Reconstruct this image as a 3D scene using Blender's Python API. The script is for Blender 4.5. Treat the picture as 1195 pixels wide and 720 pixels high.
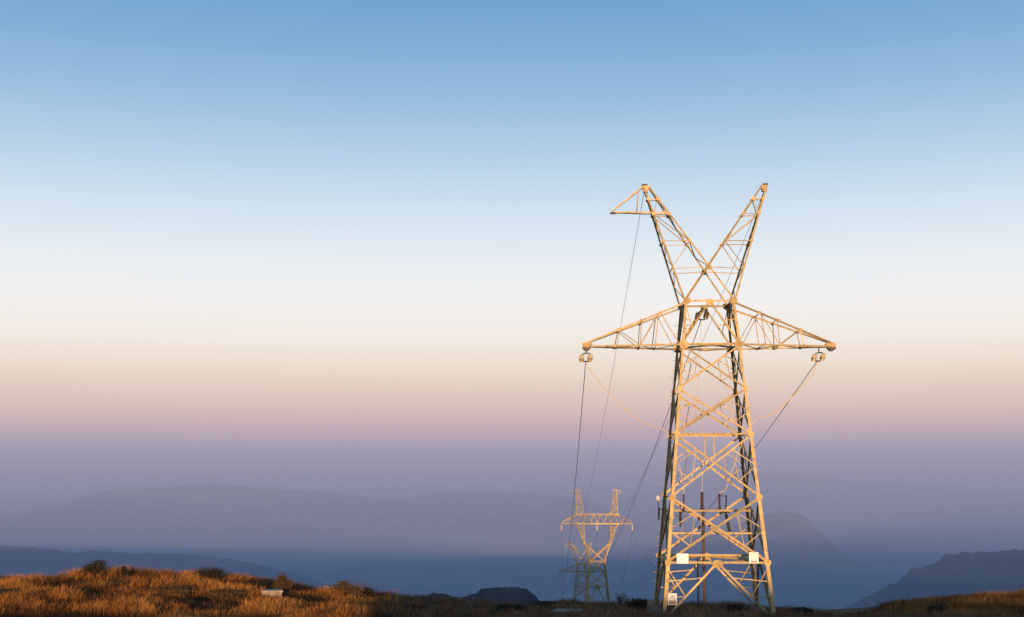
import bpy, math, random
import numpy as np
from mathutils import Vector, Matrix

for o in list(bpy.data.objects):
    bpy.data.objects.remove(o)
COL = bpy.context.scene.collection
SC = bpy.context.scene

# ------------------------------------------------------------ camera, sky, sun
FOC = 1530.0 / 1195.0 * 36.0
cam_d = bpy.data.cameras.new("camera")
cam = bpy.data.objects.new("camera", cam_d)
COL.objects.link(cam)
cam.location = (0, 0, 0)
cam.rotation_euler = (math.radians(90 + 6.784), 0, 0)
cam_d.sensor_fit = 'HORIZONTAL'
cam_d.sensor_width = 36.0
cam_d.lens = FOC
cam_d.clip_start = 0.1
cam_d.clip_end = 200000
SC.camera = cam

SUN_EL = 3.8            # degrees above the horizon
SUN_AZ = -1.1           # behind the camera; minus is to its left
se, sa = math.radians(SUN_EL), math.radians(SUN_AZ)
to_sun = Vector((math.sin(sa) * math.cos(se), -math.cos(sa) * math.cos(se), math.sin(se)))
sd = bpy.data.lights.new("sun", 'SUN')
sd.energy = 5.0
sd.color = (1.0, 0.60, 0.32)
sd.angle = math.radians(0.5)
sun = bpy.data.objects.new("sun", sd)
COL.objects.link(sun)
sun.rotation_euler = to_sun.to_track_quat('Z', 'Y').to_euler()
sun.location = to_sun * 500


def srgb(r, g, b):
    f = lambda c: (c / 255) / 12.92 if c / 255 <= 0.04045 else ((c / 255 + 0.055) / 1.055) ** 2.4
    return (f(r), f(g), f(b), 1)


W = bpy.data.worlds.new("World")
SC.world = W
W.use_nodes = True
nt = W.node_tree
for n in list(nt.nodes):
    nt.nodes.remove(n)
N = nt.nodes.new
L = nt.links.new
out = N('ShaderNodeOutputWorld')
sky = N('ShaderNodeTexSky')
sky.sky_type = 'NISHITA'
sky.sun_disc = False
sky.sun_elevation = se
sky.sun_rotation = math.pi - sa          # sun stands behind the camera
sky.air_density = 1.0
sky.dust_density = 0.4
sky.ozone_density = 4.0
bg1 = N('ShaderNodeBackground')
bg1.inputs['Strength'].default_value = 0.15
sky.altitude = 1500
L(sky.outputs[0], bg1.inputs['Color'])
# the belt of Venus: colour bands by height above the horizon
tc = N('ShaderNodeTexCoord')
sep = N('ShaderNodeSeparateXYZ')
L(tc.outputs['Generated'], sep.inputs[0])
asin = N('ShaderNodeMath'); asin.operation = 'ARCSINE'
L(sep.outputs['Z'], asin.inputs[0])
mr = N('ShaderNodeMapRange')
mr.inputs['From Min'].default_value = 0.0
mr.inputs['From Max'].default_value = math.radians(24)
L(asin.outputs[0], mr.inputs['Value'])
ramp = N('ShaderNodeValToRGB')
SKYBANDS = [(0.0, (163, 155, 177)), (0.55, (176, 164, 181)), (1.4, (211, 183, 189)), (2.25, (234, 200, 189)),
            (3.25, (242, 217, 200)), (4.22, (249, 233, 214)), (5.3, (254, 244, 233)), (6.9, (251, 249, 246)),
            (8.8, (237, 244, 248)), (10.8, (215, 232, 245)), (13.0, (187, 214, 237)), (15.6, (154, 193, 226)),
            (18.0, (129, 176, 216)), (20.2, (110, 161, 208)), (24.0, (94, 144, 193))]
els = ramp.color_ramp.elements
els[0].position = 0
els[0].color = srgb(*SKYBANDS[0][1])
els[1].position = 1
els[1].color = srgb(*SKYBANDS[-1][1])
for a, c in SKYBANDS[1:-1]:
    e = els.new(a / 24.0)
    e.color = srgb(*c)
L(mr.outputs[0], ramp.inputs[0])
bg2 = N('ShaderNodeBackground')
bg2.inputs['Strength'].default_value = 1.0
L(ramp.outputs[0], bg2.inputs['Color'])
# the bands fill the low sky; the dome above is the Nishita sky
mz = N('ShaderNodeMapRange')
mz.interpolation_type = 'SMOOTHSTEP'
mz.inputs['From Min'].default_value = math.radians(28)
mz.inputs['From Max'].default_value = math.radians(80)
L(asin.outputs[0], mz.inputs['Value'])
mix = N('ShaderNodeMixShader')
L(mz.outputs[0], mix.inputs[0])
L(bg2.outputs[0], mix.inputs[1])
L(bg1.outputs[0], mix.inputs[2])
L(mix.outputs[0], out.inputs['Surface'])

SC.view_settings.view_transform = 'Standard'
SC.view_settings.look = 'None'
SC.view_settings.exposure = 0.0
SC.view_settings.gamma = 1.0
SC.view_settings.use_curve_mapping = False
SC.cycles.use_denoising = True
SC.cycles.max_bounces = 6
SC.cycles.volume_bounces = 4

# ------------------------------------------------------------ helpers
def tag(o, label=None, cat=None, group=None, kind=None):
    for k, v in (('label', label), ('category', cat), ('group', group), ('kind', kind)):
        if v:
            o[k] = v
    return o


def empty(name, loc=(0, 0, 0), rz=0.0):
    o = bpy.data.objects.new(name, None)
    o.empty_display_size = 0.3
    COL.objects.link(o)
    o.location = loc
    o.rotation_euler = (0, 0, rz)
    return o


class MB:
    def __init__(s):
        s.v = []
        s.f = []

    def add(s, vs, fs):
        b = len(s.v)
        s.v += [tuple(p) for p in vs]
        s.f += [tuple(i + b for i in f) for f in fs]
        return s

    def sweep(s, p0, p1, prof, X, Y):
        """extrude a closed profile (list of 2-D points) from p0 to p1"""
        n = len(prof)
        vs = [p0 + X * a + Y * b for a, b in prof] + [p1 + X * a + Y * b for a, b in prof]
        fs = [(i, (i + 1) % n, n + (i + 1) % n, n + i) for i in range(n)]
        fs += [tuple(range(n))[::-1], tuple(range(n, 2 * n))]
        return s.add(vs, fs)

    def angle(s, p0, p1, nrm, w, t=0.014, flip=False, centre=True, off=0.0):
        """rolled steel L-section; one flange lies across nrm"""
        w, t = w * WM, t * WM
        p0, p1 = Vector(p0), Vector(p1)
        d = (p1 - p0).normalized()
        n = Vector(nrm)
        n = (n - d * n.dot(d)).normalized()
        X = d.cross(n)
        if flip:
            X = -X
        o = -w / 2 if centre else 0.0
        prof = [(o, 0), (o + w, 0), (o + w, -t), (o + t, -t), (o + t, -w), (o, -w)]
        return s.sweep(p0 + n * off, p1 + n * off, prof, X, n)

    def rod(s, pts, r, sides=6, caps=True):
        pts = [Vector(p) for p in pts]
        rs = r if isinstance(r, (list, tuple)) else [r] * len(pts)
        vs, fs = [], []
        for i, p in enumerate(pts):
            d = (pts[min(i + 1, len(pts) - 1)] - pts[max(i - 1, 0)]).normalized()
            a = Vector((0, 0, 1)) if abs(d.z) < 0.9 else Vector((1, 0, 0))
            X = d.cross(a).normalized()
            Y = d.cross(X)
            for k in range(sides):
                q = 2 * math.pi * k / sides
                vs.append(p + (X * math.cos(q) + Y * math.sin(q)) * rs[i])
        for i in range(len(pts) - 1):
            for k in range(sides):
                k2 = (k + 1) % sides
                fs.append((i * sides + k, i * sides + k2, (i + 1) * sides + k2, (i + 1) * sides + k))
        if caps:
            fs.append(tuple(range(sides))[::-1])
            fs.append(tuple((len(pts) - 1) * sides + k for k in range(sides)))
        return s.add(vs, fs)

    def box(s, c, dx, dy, dz, rot=None, bev=0.0):
        c = Vector(c)
        R = rot or Matrix.Identity(3)
        h = Vector((dx / 2, dy / 2, dz / 2))
        if bev <= 0:
            vs = [c + R @ Vector((sx * h.x, sy * h.y, sz * h.z)) for sz in (-1, 1) for sx, sy in ((-1, -1), (1, -1), (1, 1), (-1, 1))]
            fs = [(3, 2, 1, 0), (4, 5, 6, 7)] + [(i, (i + 1) % 4, 4 + (i + 1) % 4, 4 + i) for i in range(4)]
            return s.add(vs, fs)
        rings = []
        for z, ins in ((-h.z, bev), (-h.z + bev, 0), (h.z - bev, 0), (h.z, bev)):
            a, b = h.x - ins, h.y - ins
            rings.append([(-a, -b + bev), (-a + bev, -b), (a - bev, -b), (a, -b + bev), (a, b - bev), (a - bev, b), (-a + bev, b), (-a, b - bev)])
            rings[-1] = [c + R @ Vector((x, y, z)) for x, y in rings[-1]]
        vs = [p for r in rings for p in r]
        fs = [tuple(range(8))[::-1], tuple(range(24, 32))]
        for j in range(3):
            fs += [(j * 8 + i, j * 8 + (i + 1) % 8, (j + 1) * 8 + (i + 1) % 8, (j + 1) * 8 + i) for i in range(8)]
        return s.add(vs, fs)

    def plate(s, c, nrm, up, poly, t):
        n = Vector(nrm).normalized()
        u = Vector(up)
        u = (u - n * u.dot(n)).normalized()
        r = u.cross(n)
        return s.sweep(Vector(c), Vector(c) + n * t, poly, r, u)

    def build(s, name, mat, parent=None, smooth=False):
        me = bpy.data.meshes.new(name)
        me.from_pydata(s.v, [], s.f)
        me.materials.append(mat)
        me.update()
        if smooth:
            for p in me.polygons:
                p.use_smooth = True
        o = bpy.data.objects.new(name, me)
        COL.objects.link(o)
        if parent:
            o.parent = parent
        return o


def np_mesh(name, verts, faces, mat, attr=None, smooth=False):
    """big triangle / quad mesh from numpy arrays"""
    me = bpy.data.meshes.new(name)
    k = faces.shape[1]
    me.vertices.add(len(verts))
    me.vertices.foreach_set('co', verts.astype(np.float32).ravel())
    me.loops.add(faces.size)
    me.loops.foreach_set('vertex_index', faces.astype(np.int32).ravel())
    me.polygons.add(len(faces))
    me.polygons.foreach_set('loop_start', np.arange(0, faces.size, k, dtype=np.int32))
    me.polygons.foreach_set('loop_total', np.full(len(faces), k, dtype=np.int32))
    if smooth:
        me.polygons.foreach_set('use_smooth', np.ones(len(faces), dtype=bool))
    me.update(calc_edges=True)
    if attr is not None:
        a = me.attributes.new('tone', 'FLOAT', 'POINT')
        a.data.foreach_set('value', attr.astype(np.float32))
    me.materials.append(mat)
    me.validate()
    o = bpy.data.objects.new(name, me)
    COL.objects.link(o)
    return o


def hash2(ix, iy, seed):
    n = (ix.astype(np.int64) * 374761393 + iy.astype(np.int64) * 668265263 + seed * 974711) & 0xffffffff
    n = ((n ^ (n >> 13)) * 1274126177) & 0xffffffff
    return ((n ^ (n >> 16)) & 0xffff) / 65535.0


def vnoise(x, y, seed=0):
    ix, iy = np.floor(x), np.floor(y)
    fx, fy = x - ix, y - iy
    fx, fy = fx * fx * (3 - 2 * fx), fy * fy * (3 - 2 * fy)
    a, b = hash2(ix, iy, seed), hash2(ix + 1, iy, seed)
    c, d = hash2(ix, iy + 1, seed), hash2(ix + 1, iy + 1, seed)
    return (a * (1 - fx) + b * fx) * (1 - fy) + (c * (1 - fx) + d * fx) * fy - 0.5


def fbm(x, y, oct=4, seed=0):
    x, y = np.asarray(x, float), np.asarray(y, float)
    s, a = 0, 1.0
    for i in range(oct):
        s = s + a * vnoise(x * 2 ** i, y * 2 ** i, seed + i * 17)
        a *= 0.5
    return s


def sstep(a, b, x):
    t = np.clip((x - a) / (b - a), 0, 1)
    return t * t * (3 - 2 * t)


# ------------------------------------------------------------ materials
def mat_new(name):
    m = bpy.data.materials.new(name)
    m.use_nodes = True
    return m, m.node_tree, m.node_tree.nodes['Principled BSDF']


def ramp_node(nt, stops):
    r = nt.nodes.new('ShaderNodeValToRGB')
    e = r.color_ramp.elements
    e[0].position, e[0].color = stops[0][0], (*stops[0][1], 1)
    e[1].position, e[1].color = stops[-1][0], (*stops[-1][1], 1)
    for p, c in stops[1:-1]:
        x = e.new(p)
        x.color = (*c, 1)
    return r


def noise_mat(name, stops, scale=4.0, detail=5, rough=0.6, metal=0.0, bump=0.0, rough_var=0.0, stretch=(1, 1, 1), spec=0.5):
    m, nt, b = mat_new(name)
    tc = nt.nodes.new('ShaderNodeTexCoord')
    mp = nt.nodes.new('ShaderNodeMapping')
    mp.inputs['Scale'].default_value = stretch
    nz = nt.nodes.new('ShaderNodeTexNoise')
    nz.inputs['Scale'].default_value = scale
    nz.inputs['Detail'].default_value = detail
    nt.links.new(tc.outputs['Object'], mp.inputs[0])
    nt.links.new(mp.outputs[0], nz.inputs['Vector'])
    r = ramp_node(nt, stops)
    nt.links.new(nz.outputs['Fac'], r.inputs[0])
    nt.links.new(r.outputs[0], b.inputs['Base Color'])
    b.inputs['Roughness'].default_value = rough
    b.inputs['Metallic'].default_value = metal
    b.inputs['Specular IOR Level'].default_value = spec
    if rough_var:
        mr = nt.nodes.new('ShaderNodeMapRange')
        mr.inputs['To Min'].default_value = rough - rough_var
        mr.inputs['To Max'].default_value = rough + rough_var
        nt.links.new(nz.outputs['Fac'], mr.inputs['Value'])
        nt.links.new(mr.outputs[0], b.inputs['Roughness'])
    if bump:
        bp = nt.nodes.new('ShaderNodeBump')
        bp.inputs['Strength'].default_value = bump
        nt.links.new(nz.outputs['Fac'], bp.inputs['Height'])
        nt.links.new(bp.outputs[0], b.inputs['Normal'])
    return m


def steel_mat(name, dark, mid, light, rust):
    m, nt, b = mat_new(name)
    tc = nt.nodes.new('ShaderNodeTexCoord')
    n1 = nt.nodes.new('ShaderNodeTexNoise')
    n1.inputs['Scale'].default_value = 2.3
    n1.inputs['Detail'].default_value = 8
    n1.inputs['Roughness'].default_value = 0.65
    nt.links.new(tc.outputs['Object'], n1.inputs['Vector'])
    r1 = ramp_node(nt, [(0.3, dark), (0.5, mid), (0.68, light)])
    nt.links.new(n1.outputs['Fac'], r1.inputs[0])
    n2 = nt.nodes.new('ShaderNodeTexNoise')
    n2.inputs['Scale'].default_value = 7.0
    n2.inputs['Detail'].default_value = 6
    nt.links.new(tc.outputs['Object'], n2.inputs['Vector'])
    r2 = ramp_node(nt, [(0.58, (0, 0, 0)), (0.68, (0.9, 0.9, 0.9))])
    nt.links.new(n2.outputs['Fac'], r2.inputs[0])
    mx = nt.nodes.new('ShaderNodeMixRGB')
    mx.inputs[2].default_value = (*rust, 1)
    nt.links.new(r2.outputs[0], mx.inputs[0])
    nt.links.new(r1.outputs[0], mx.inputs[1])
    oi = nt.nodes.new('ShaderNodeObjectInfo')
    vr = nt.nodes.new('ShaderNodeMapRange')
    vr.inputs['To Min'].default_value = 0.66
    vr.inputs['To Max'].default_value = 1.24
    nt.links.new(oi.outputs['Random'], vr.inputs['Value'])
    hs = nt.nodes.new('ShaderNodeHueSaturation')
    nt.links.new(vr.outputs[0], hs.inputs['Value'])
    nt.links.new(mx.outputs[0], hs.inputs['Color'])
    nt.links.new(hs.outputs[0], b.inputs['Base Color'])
    b.inputs['Metallic'].default_value = 0.15
    b.inputs['Roughness'].default_value = 0.55
    return m


M = {}
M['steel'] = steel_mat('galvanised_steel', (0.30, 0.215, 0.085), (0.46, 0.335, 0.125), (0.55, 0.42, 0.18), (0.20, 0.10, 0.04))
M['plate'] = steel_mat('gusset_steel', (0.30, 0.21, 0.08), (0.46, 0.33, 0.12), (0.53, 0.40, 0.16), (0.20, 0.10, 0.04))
M['dark_metal'] = noise_mat('dark_fittings', [(0.3, (0.02, 0.017, 0.015)), (0.7, (0.05, 0.04, 0.035))], 12, rough=0.5, metal=0.5)
M['wire'] = noise_mat('aluminium_wire', [(0.3, (0.16, 0.15, 0.15)), (0.7, (0.24, 0.23, 0.22))], 3, rough=0.55, metal=0.4)
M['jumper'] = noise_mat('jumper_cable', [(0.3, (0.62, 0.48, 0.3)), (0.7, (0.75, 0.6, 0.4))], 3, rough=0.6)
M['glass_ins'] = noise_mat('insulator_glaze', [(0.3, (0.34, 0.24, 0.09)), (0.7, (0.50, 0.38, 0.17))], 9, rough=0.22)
M['dark_ins'] = noise_mat('dark_insulator_glaze', [(0.3, (0.05, 0.035, 0.02)), (0.7, (0.12, 0.08, 0.05))], 9, rough=0.3)  # dark brown glaze for the insulator set at the waist
M['cap_metal'] = noise_mat('insulator_cap', [(0.3, (0.42, 0.36, 0.2)), (0.7, (0.6, 0.52, 0.32))], 9, rough=0.35)
M['pale_ins'] = noise_mat('pale_insulator', [(0.3, (0.62, 0.58, 0.55)), (0.7, (0.74, 0.70, 0.66))], 9, rough=0.3)
M['red_ins'] = noise_mat('red_brown_porcelain', [(0.3, (0.07, 0.025, 0.018)), (0.7, (0.12, 0.045, 0.03))], 7, rough=0.35)
M['white'] = noise_mat('white_enamel', [(0.3, (0.82, 0.81, 0.78)), (0.7, (0.88, 0.87, 0.85))], 6, rough=0.35)
M['red'] = noise_mat('red_paint', [(0.3, (0.5, 0.06, 0.02)), (0.7, (0.62, 0.1, 0.03))], 8, rough=0.45)
M['faded_red'] = noise_mat('faded_red_paint', [(0.35, (0.62, 0.34, 0.28)), (0.65, (0.75, 0.6, 0.54))], 14, rough=0.45)
M['ochre'] = noise_mat('ochre_paint', [(0.3, (0.32, 0.16, 0.05)), (0.7, (0.42, 0.24, 0.09))], 12, rough=0.5)
M['ochre_dark'] = noise_mat('dark_brown_post', [(0.3, (0.06, 0.035, 0.02)), (0.7, (0.14, 0.09, 0.05))], 5, rough=0.7)  # dark brown, slightly varied by noise, for the platform post
M['black'] = noise_mat('black_paint', [(0.3, (0.03, 0.025, 0.02)), (0.7, (0.06, 0.05, 0.04))], 8, rough=0.5)
M['concrete'] = noise_mat('weathered_concrete', [(0.25, (0.10, 0.08, 0.06)), (0.5, (0.19, 0.16, 0.13)), (0.8, (0.28, 0.24, 0.2))], 3.5, 8, rough=0.9, bump=0.4)
M['stone'] = noise_mat('pale_stone', [(0.25, (0.25, 0.18, 0.11)), (0.55, (0.42, 0.33, 0.23)), (0.8, (0.55, 0.45, 0.34))], 3.0, 8, rough=0.9, bump=0.5)
M['bark'] = noise_mat('twig_bark', [(0.3, (0.05, 0.035, 0.025)), (0.7, (0.11, 0.08, 0.05))], 14, rough=0.9)


def foliage_mat(name, stops, rough=0.75, trans=0.0, zone=None):
    """colour from the per-blade 'tone' plus clumps of a slower noise"""
    m, nt, b = mat_new(name)
    at = nt.nodes.new('ShaderNodeAttribute')
    at.attribute_name = 'tone'
    tc = nt.nodes.new('ShaderNodeTexCoord')
    nz = nt.nodes.new('ShaderNodeTexNoise')
    nz.inputs['Scale'].default_value = 0.5
    nz.inputs['Detail'].default_value = 4
    nt.links.new(tc.outputs['Object'], nz.inputs['Vector'])
    ad = nt.nodes.new('ShaderNodeMath')
    ad.operation = 'ADD'
    sc = nt.nodes.new('ShaderNodeMath')
    sc.operation = 'MULTIPLY_ADD'
    sc.inputs[1].default_value = 0.9
    sc.inputs[2].default_value = -0.45
    nt.links.new(nz.outputs['Fac'], sc.inputs[0])
    nt.links.new(sc.outputs[0], ad.inputs[0])
    nt.links.new(at.outputs['Fac'], ad.inputs[1])
    r = ramp_node(nt, stops)
    nt.links.new(ad.outputs[0], r.inputs[0])
    nt.links.new(r.outputs[0], b.inputs['Base Color'])
    b.inputs['Roughness'].default_value = rough
    b.inputs['Specular IOR Level'].default_value = 0.15
    return m


M['grass'] = foliage_mat('dry_grass', [(0.0, (0.035, 0.016, 0.005)), (0.3, (0.11, 0.042, 0.008)), (0.6, (0.31, 0.118, 0.018)), (1.0, (0.55, 0.25, 0.05))])
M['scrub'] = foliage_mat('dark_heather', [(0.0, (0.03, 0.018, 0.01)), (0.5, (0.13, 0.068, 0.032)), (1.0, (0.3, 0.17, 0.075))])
M['leaf'] = foliage_mat('shrub_leaf', [(0.0, (0.012, 0.012, 0.005)), (0.5, (0.032, 0.026, 0.01)), (1.0, (0.075, 0.05, 0.02))])
M['leaf_brown'] = foliage_mat('brown_shrub_leaf', [(0.0, (0.04, 0.022, 0.01)), (0.5, (0.11, 0.06, 0.02)), (1.0, (0.2, 0.11, 0.035))])

# ------------------------------------------------------------ terrain
CREST = np.array([(-120, -7.9, 95), (-60, -7.6, 92), (-38.03, -7.47, 90), (-34.55, -7.52, 90), (-33.11, -7.58, 90), (-31.67, -7.29, 90), (-28.79, -7.12, 90), (-27.05, -7.07, 90), (-22.99, -7.29, 90), (-20.1, -7.41, 90), (-17.39, -7.78, 91), (-14.62, -8.27, 92), (-11.79, -8.65, 93), (-8.9, -8.92, 94), (-7.16, -9.2, 95), (-2.33, -9.7, 97), (0.16, -9.82, 97), (3.27, -9.76, 97), (6.38, -9.76, 97), (9.18, -9.7, 97), (14.46, -9.82, 97), (16.77, -9.78, 96), (18.53, -9.87, 94), (20.78, -9.95, 92), (23.21, -9.79, 90), (24.93, -9.68, 87), (26.31, -9.41, 86), (27.15, -8.92, 86), (27.71, -8.65, 86), (30.06, -8.69, 88), (34.5, -8.66, 90), (38.26, -8.49, 90), (60, -8.6, 92), (140, -9.0, 95)])
RIDGE = np.array([(-30000, -12), (-400, -12), (-120, -12), (-20, -9), (-14, -5), (-11.5, 0.5), (-8.5, 3.6), (3, 3.4), (4, 2.9), (8.5, 2.9), (10, 3.6), (20, 3.6), (23, 3.0), (25, 2.9), (30, 2.55), (34, 2.4), (36, 3.8), (44, 3.8), (60, -6), (160, -12), (400, -12), (30000, -12)])


def ground_z(X, Y):
    X, Y = np.asarray(X, float), np.asarray(Y, float)
    zc = np.interp(X, CREST[:, 0], CREST[:, 1]) - 0.50
    yr = np.interp(X, CREST[:, 0], CREST[:, 2])
    t = (Y - 62) / (yr - 62)
    f0 = -7.25 - 1.5 * sstep(-7, -16, X) - 0.9 * sstep(24, 30, X)
    near = -3.5 + (f0 + 3.5) * sstep(0, 62, Y) + 0.9 * np.exp(-(X / 4.0) ** 2 - (Y / 6.0) ** 2)
    front = f0 + (zc - f0) * np.clip(t, 0, 1) ** 0.9
    z = np.where(Y < 62, near, front)
    d = np.maximum(Y - yr, 0)
    back = zc - 0.118 * d - 0.0 * d
    back = back - 0.33 * np.maximum(Y - 470, 0)
    z = np.where(Y > yr, back, z)
    # behind the camera: a saddle, then the long ridge that shades the right of the hilltop
    rz = np.interp(X, RIDGE[:, 0], RIDGE[:, 1])
    w = np.exp(-((Y + 80) / 26.0) ** 2)
    low = -3.5 + 0.9 * np.exp(-(X / 4.0) ** 2 - (Y / 6.0) ** 2) - 7.0 * sstep(0, -45, Y) - 0.25 * np.maximum(-Y - 100, 0)
    z = np.where(Y < 0, low, z)
    z = z * (1 - w) + rz * w
    ax = np.abs(X)
    z = z - 6 * sstep(58, 160, ax) + sstep(60, 500, ax) * 22 * np.minimum(fbm(X * 0.0016 + 3.3, X * 0.0, 5, 77) - 0.2, 0.3)
    z = z + 0.10 * fbm(X * 0.35, Y * 0.35, 3, 3) * sstep(20, 45, Y) + 0.10 * fbm(X * 1.3, Y * 1.3, 2, 9) * sstep(30, 60, Y)
    # unseen shoulders added to both sides behind the camera, to shade the valley haze
    z = z + (105 + 60 * fbm(X * 0.0012 + 5.1, X * 0.0, 4, 78)) * sstep(72, 380, ax) * np.exp(-((Y + 260) / 110.0) ** 2)
    z = z + sstep(130, 500, Y) * 6 * fbm(X * 0.012, Y * 0.012, 4, 5)
    return np.maximum(z, -920)


def gz(x, y):
    return float(ground_z(np.array([x]), np.array([y]))[0])


def grid_mesh(name, xs, ys, zfun, mat):
    X, Y = np.meshgrid(xs, ys)
    Z = zfun(X, Y)
    v = np.stack([X.ravel(), Y.ravel(), Z.ravel()], 1)
    nx, ny = len(xs), len(ys)
    i = np.arange(nx - 1)[None, :] + np.arange(ny - 1)[:, None] * nx
    i = i.ravel()
    f = np.stack([i, i + 1, i + 1 + nx, i + nx], 1)
    return np_mesh(name, v, f, mat, smooth=True)


soil = noise_mat('dry_hill_soil', [(0.3, (0.045, 0.026, 0.012)), (0.5, (0.11, 0.06, 0.022)), (0.72, (0.2, 0.115, 0.045))], 0.9, 9, rough=0.95, bump=0.6, spec=0.1)
xs = np.concatenate([np.arange(-22000, -2600, 400), np.arange(-2600, -420, 120), np.arange(-420, -110, 12), np.arange(-110, -50, 3), np.arange(-50, 50, 0.5), np.arange(50, 112, 2), np.arange(112, 420, 12), np.arange(420, 2700, 120), np.arange(2800, 22000, 400)])
ys = np.concatenate([np.arange(-680, -140, 15), np.arange(-140, 0, 2.5), np.arange(0, 58, 1.5), np.arange(58, 104, 0.4), np.arange(104, 180, 3), np.arange(180, 520, 12), np.arange(520, 3400, 60)])
tag(grid_mesh('ground', xs, ys, ground_z, soil), kind='structure')

valley_mat = noise_mat('valley_land', [(0.32, (0.045, 0.11, 0.115)), (0.5, (0.08, 0.155, 0.14)), (0.7, (0.14, 0.2, 0.17))], 0.0011, 9, rough=0.95, spec=0.1)


def valley_z(X, Y):
    return -905 + 60 * fbm(X * 0.0006, Y * 0.0006, 4, 21) - 5


g = np.concatenate([np.arange(-66000, -15000, 3000), np.arange(-15000, 15000, 300), np.arange(15000, 66001, 3000)])
gy = np.concatenate([np.arange(-360, 24000, 240), np.arange(24000, 66001, 3000)])
tag(grid_mesh('valley_floor', g, gy, valley_z, valley_mat), kind='structure')


def mountain(name, crest, Yc, halfd, seed, mat, nx=260, ny=90, spur=0.3, base=-960, sharp=1.25, jag=1.0):
    """a whole mountain: a crest line with spurs and gullies falling away on both sides"""
    c = np.array(crest, float)
    xs = np.linspace(c[0, 0] - halfd * 0.25, c[-1, 0] + halfd * 0.25, nx)
    t = np.linspace(-1, 1, ny)
    t = np.sign(t) * np.abs(t) ** 1.4
    X, T = np.meshgrid(xs, t)
    span = c[-1, 0] - c[0, 0]
    zc = np.interp(X, c[:, 0], c[:, 1])
    ends = sstep(c[0, 0] - halfd * 0.25, c[0, 0] + 0.02 * span, X) * sstep(c[-1, 0] + halfd * 0.25, c[-1, 0] - 0.02 * span, X)
    zc = base + (zc - base) * ends
    k = 9.0 / span
    wob = fbm(X * k * 1.3, T * 1.5, 3, seed) * 0.22 * sstep(0, 0.4, np.abs(T))
    a = np.clip(np.abs(T) + wob * np.abs(T), 0, 1)
    fall = 1 - a ** (1 / sharp)
    rid = np.abs(fbm(X * k * 3 + wob * 2, T * 2.2, 5, seed + 5))
    h = (zc - base)
    Z = base + h * fall * (1 - spur * sstep(0.0, 0.35, a) * (1 - 2.2 * rid))
    Z = Z + jag * h * 0.05 * fbm(X * k * 12, T * 9, 4, seed + 8) * sstep(0, 0.06, np.abs(T) + 0.03)
    Z = np.minimum(Z, zc + jag * 0.02 * h * fbm(X * k * 30, T * 20, 3, seed + 2))
    Y = Yc + T * halfd
    v = np.stack([X.ravel(), Y.ravel(), Z.ravel()], 1)
    i = (np.arange(nx - 1)[None, :] + np.arange(ny - 1)[:, None] * nx).ravel()
    f = np.stack([i, i + 1, i + 1 + nx, i + nx], 1)
    return tag(np_mesh(name, v, f, mat, smooth=True), kind='structure')


rock = noise_mat('mountain_rock', [(0.36, (0.006, 0.007, 0.008)), (0.5, (0.02, 0.02, 0.019)), (0.62, (0.05, 0.042, 0.035)), (0.67, (0.4, 0.3, 0.22))], 0.0022, 10, rough=0.95, spec=0.1)
pale_rock = noise_mat('pale_mountain_rock', [(0.34, (0.03, 0.032, 0.034)), (0.5, (0.07, 0.065, 0.06)), (0.68, (0.16, 0.13, 0.11))], 0.0024, 10, rough=0.95, spec=0.1)
brown = noise_mat('brown_hill', [(0.36, (0.008, 0.006, 0.006)), (0.5, (0.04, 0.022, 0.018)), (0.64, (0.14, 0.06, 0.04))], 0.02, 8, rough=0.95, spec=0.1)
green = noise_mat('wooded_slope', [(0.3, (0.015, 0.024, 0.022)), (0.5, (0.03, 0.04, 0.034)), (0.72, (0.07, 0.065, 0.05))], 0.004, 8, rough=0.95, spec=0.1)

mountain('mountain_range', [(-9641, -1063), (-8487, -936), (-7718, -808), (-6951, -616), (-6312, -424), (-5797, -334), (-5408, -347), (-4956, -309), (-4568, -283), (-4243, -309), (-3465, -373), (-2817, -399), (-2168, -488), (-1908, -540), (-1521, -488), (-1004, -399), (-356, -399), (291, -424), (809, -488), (1326, -616), (1841, -808), (2612, -1063)], 20000, 3500, 11, rock, nx=520, jag=1.8)
mountain('distant_massif', [(45, -1399), (1856, -863), (3311, -414), (4403, -198), (5312, -162), (6036, -234), (7303, -360), (8752, -432), (10832, -576), (12724, -773)], 28000, 4500, 12, rock, nx=300)
mountain('domed_mountain', [(857, -980), (1361, -815), (1866, -666), (2203, -583), (2372, -550), (2499, -484), (2668, -459), (2835, -484), (2942, -567), (3056, -699), (3244, -856), (3449, -980), (3860, -1185)], 13000, 1500, 13, pale_rock)
mountain('right_mountain', [(1200, -740), (1400, -672), (1548, -612), (1666, -547), (1724, -528), (1796, -467), (1901, -441), (1961, -399), (2058, -388), (2135, -391), (2205, -388), (2267, -368), (2329, -380), (2559, -414), (2897, -566), (3300, -800)], 6000, 1300, 14, green)
mountain('low_ridge', [(-4620, -621), (-3929, -547), (-3465, -541), (-3349, -547), (-3116, -564), (-2970, -593), (-2826, -576), (-2593, -593), (-2304, -593), (-1955, -627), (-1722, -667), (-1490, -724), (-1141, -837), (-851, -905)], 9000, 1300, 15, green)
mountain('brown_hills', [(-122.4, -157.2), (-103.2, -147.6), (-88.8, -141.6), (-74.4, -143.4), (-60.0, -147.6), (-45.6, -143.4), (-39.6, -141.6), (-34.2, -137.4), (-24.0, -135.6), (-6.0, -135.0), (5.4, -135.3), (12.0, -136.2), (16.2, -137.4), (17.4, -139.2), (22.2, -141.6), (27.6, -145.8), (37.2, -157.2), (60.0, -180.0)], 1500, 230, 16, brown, nx=300, base=-380, jag=0.25)

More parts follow.
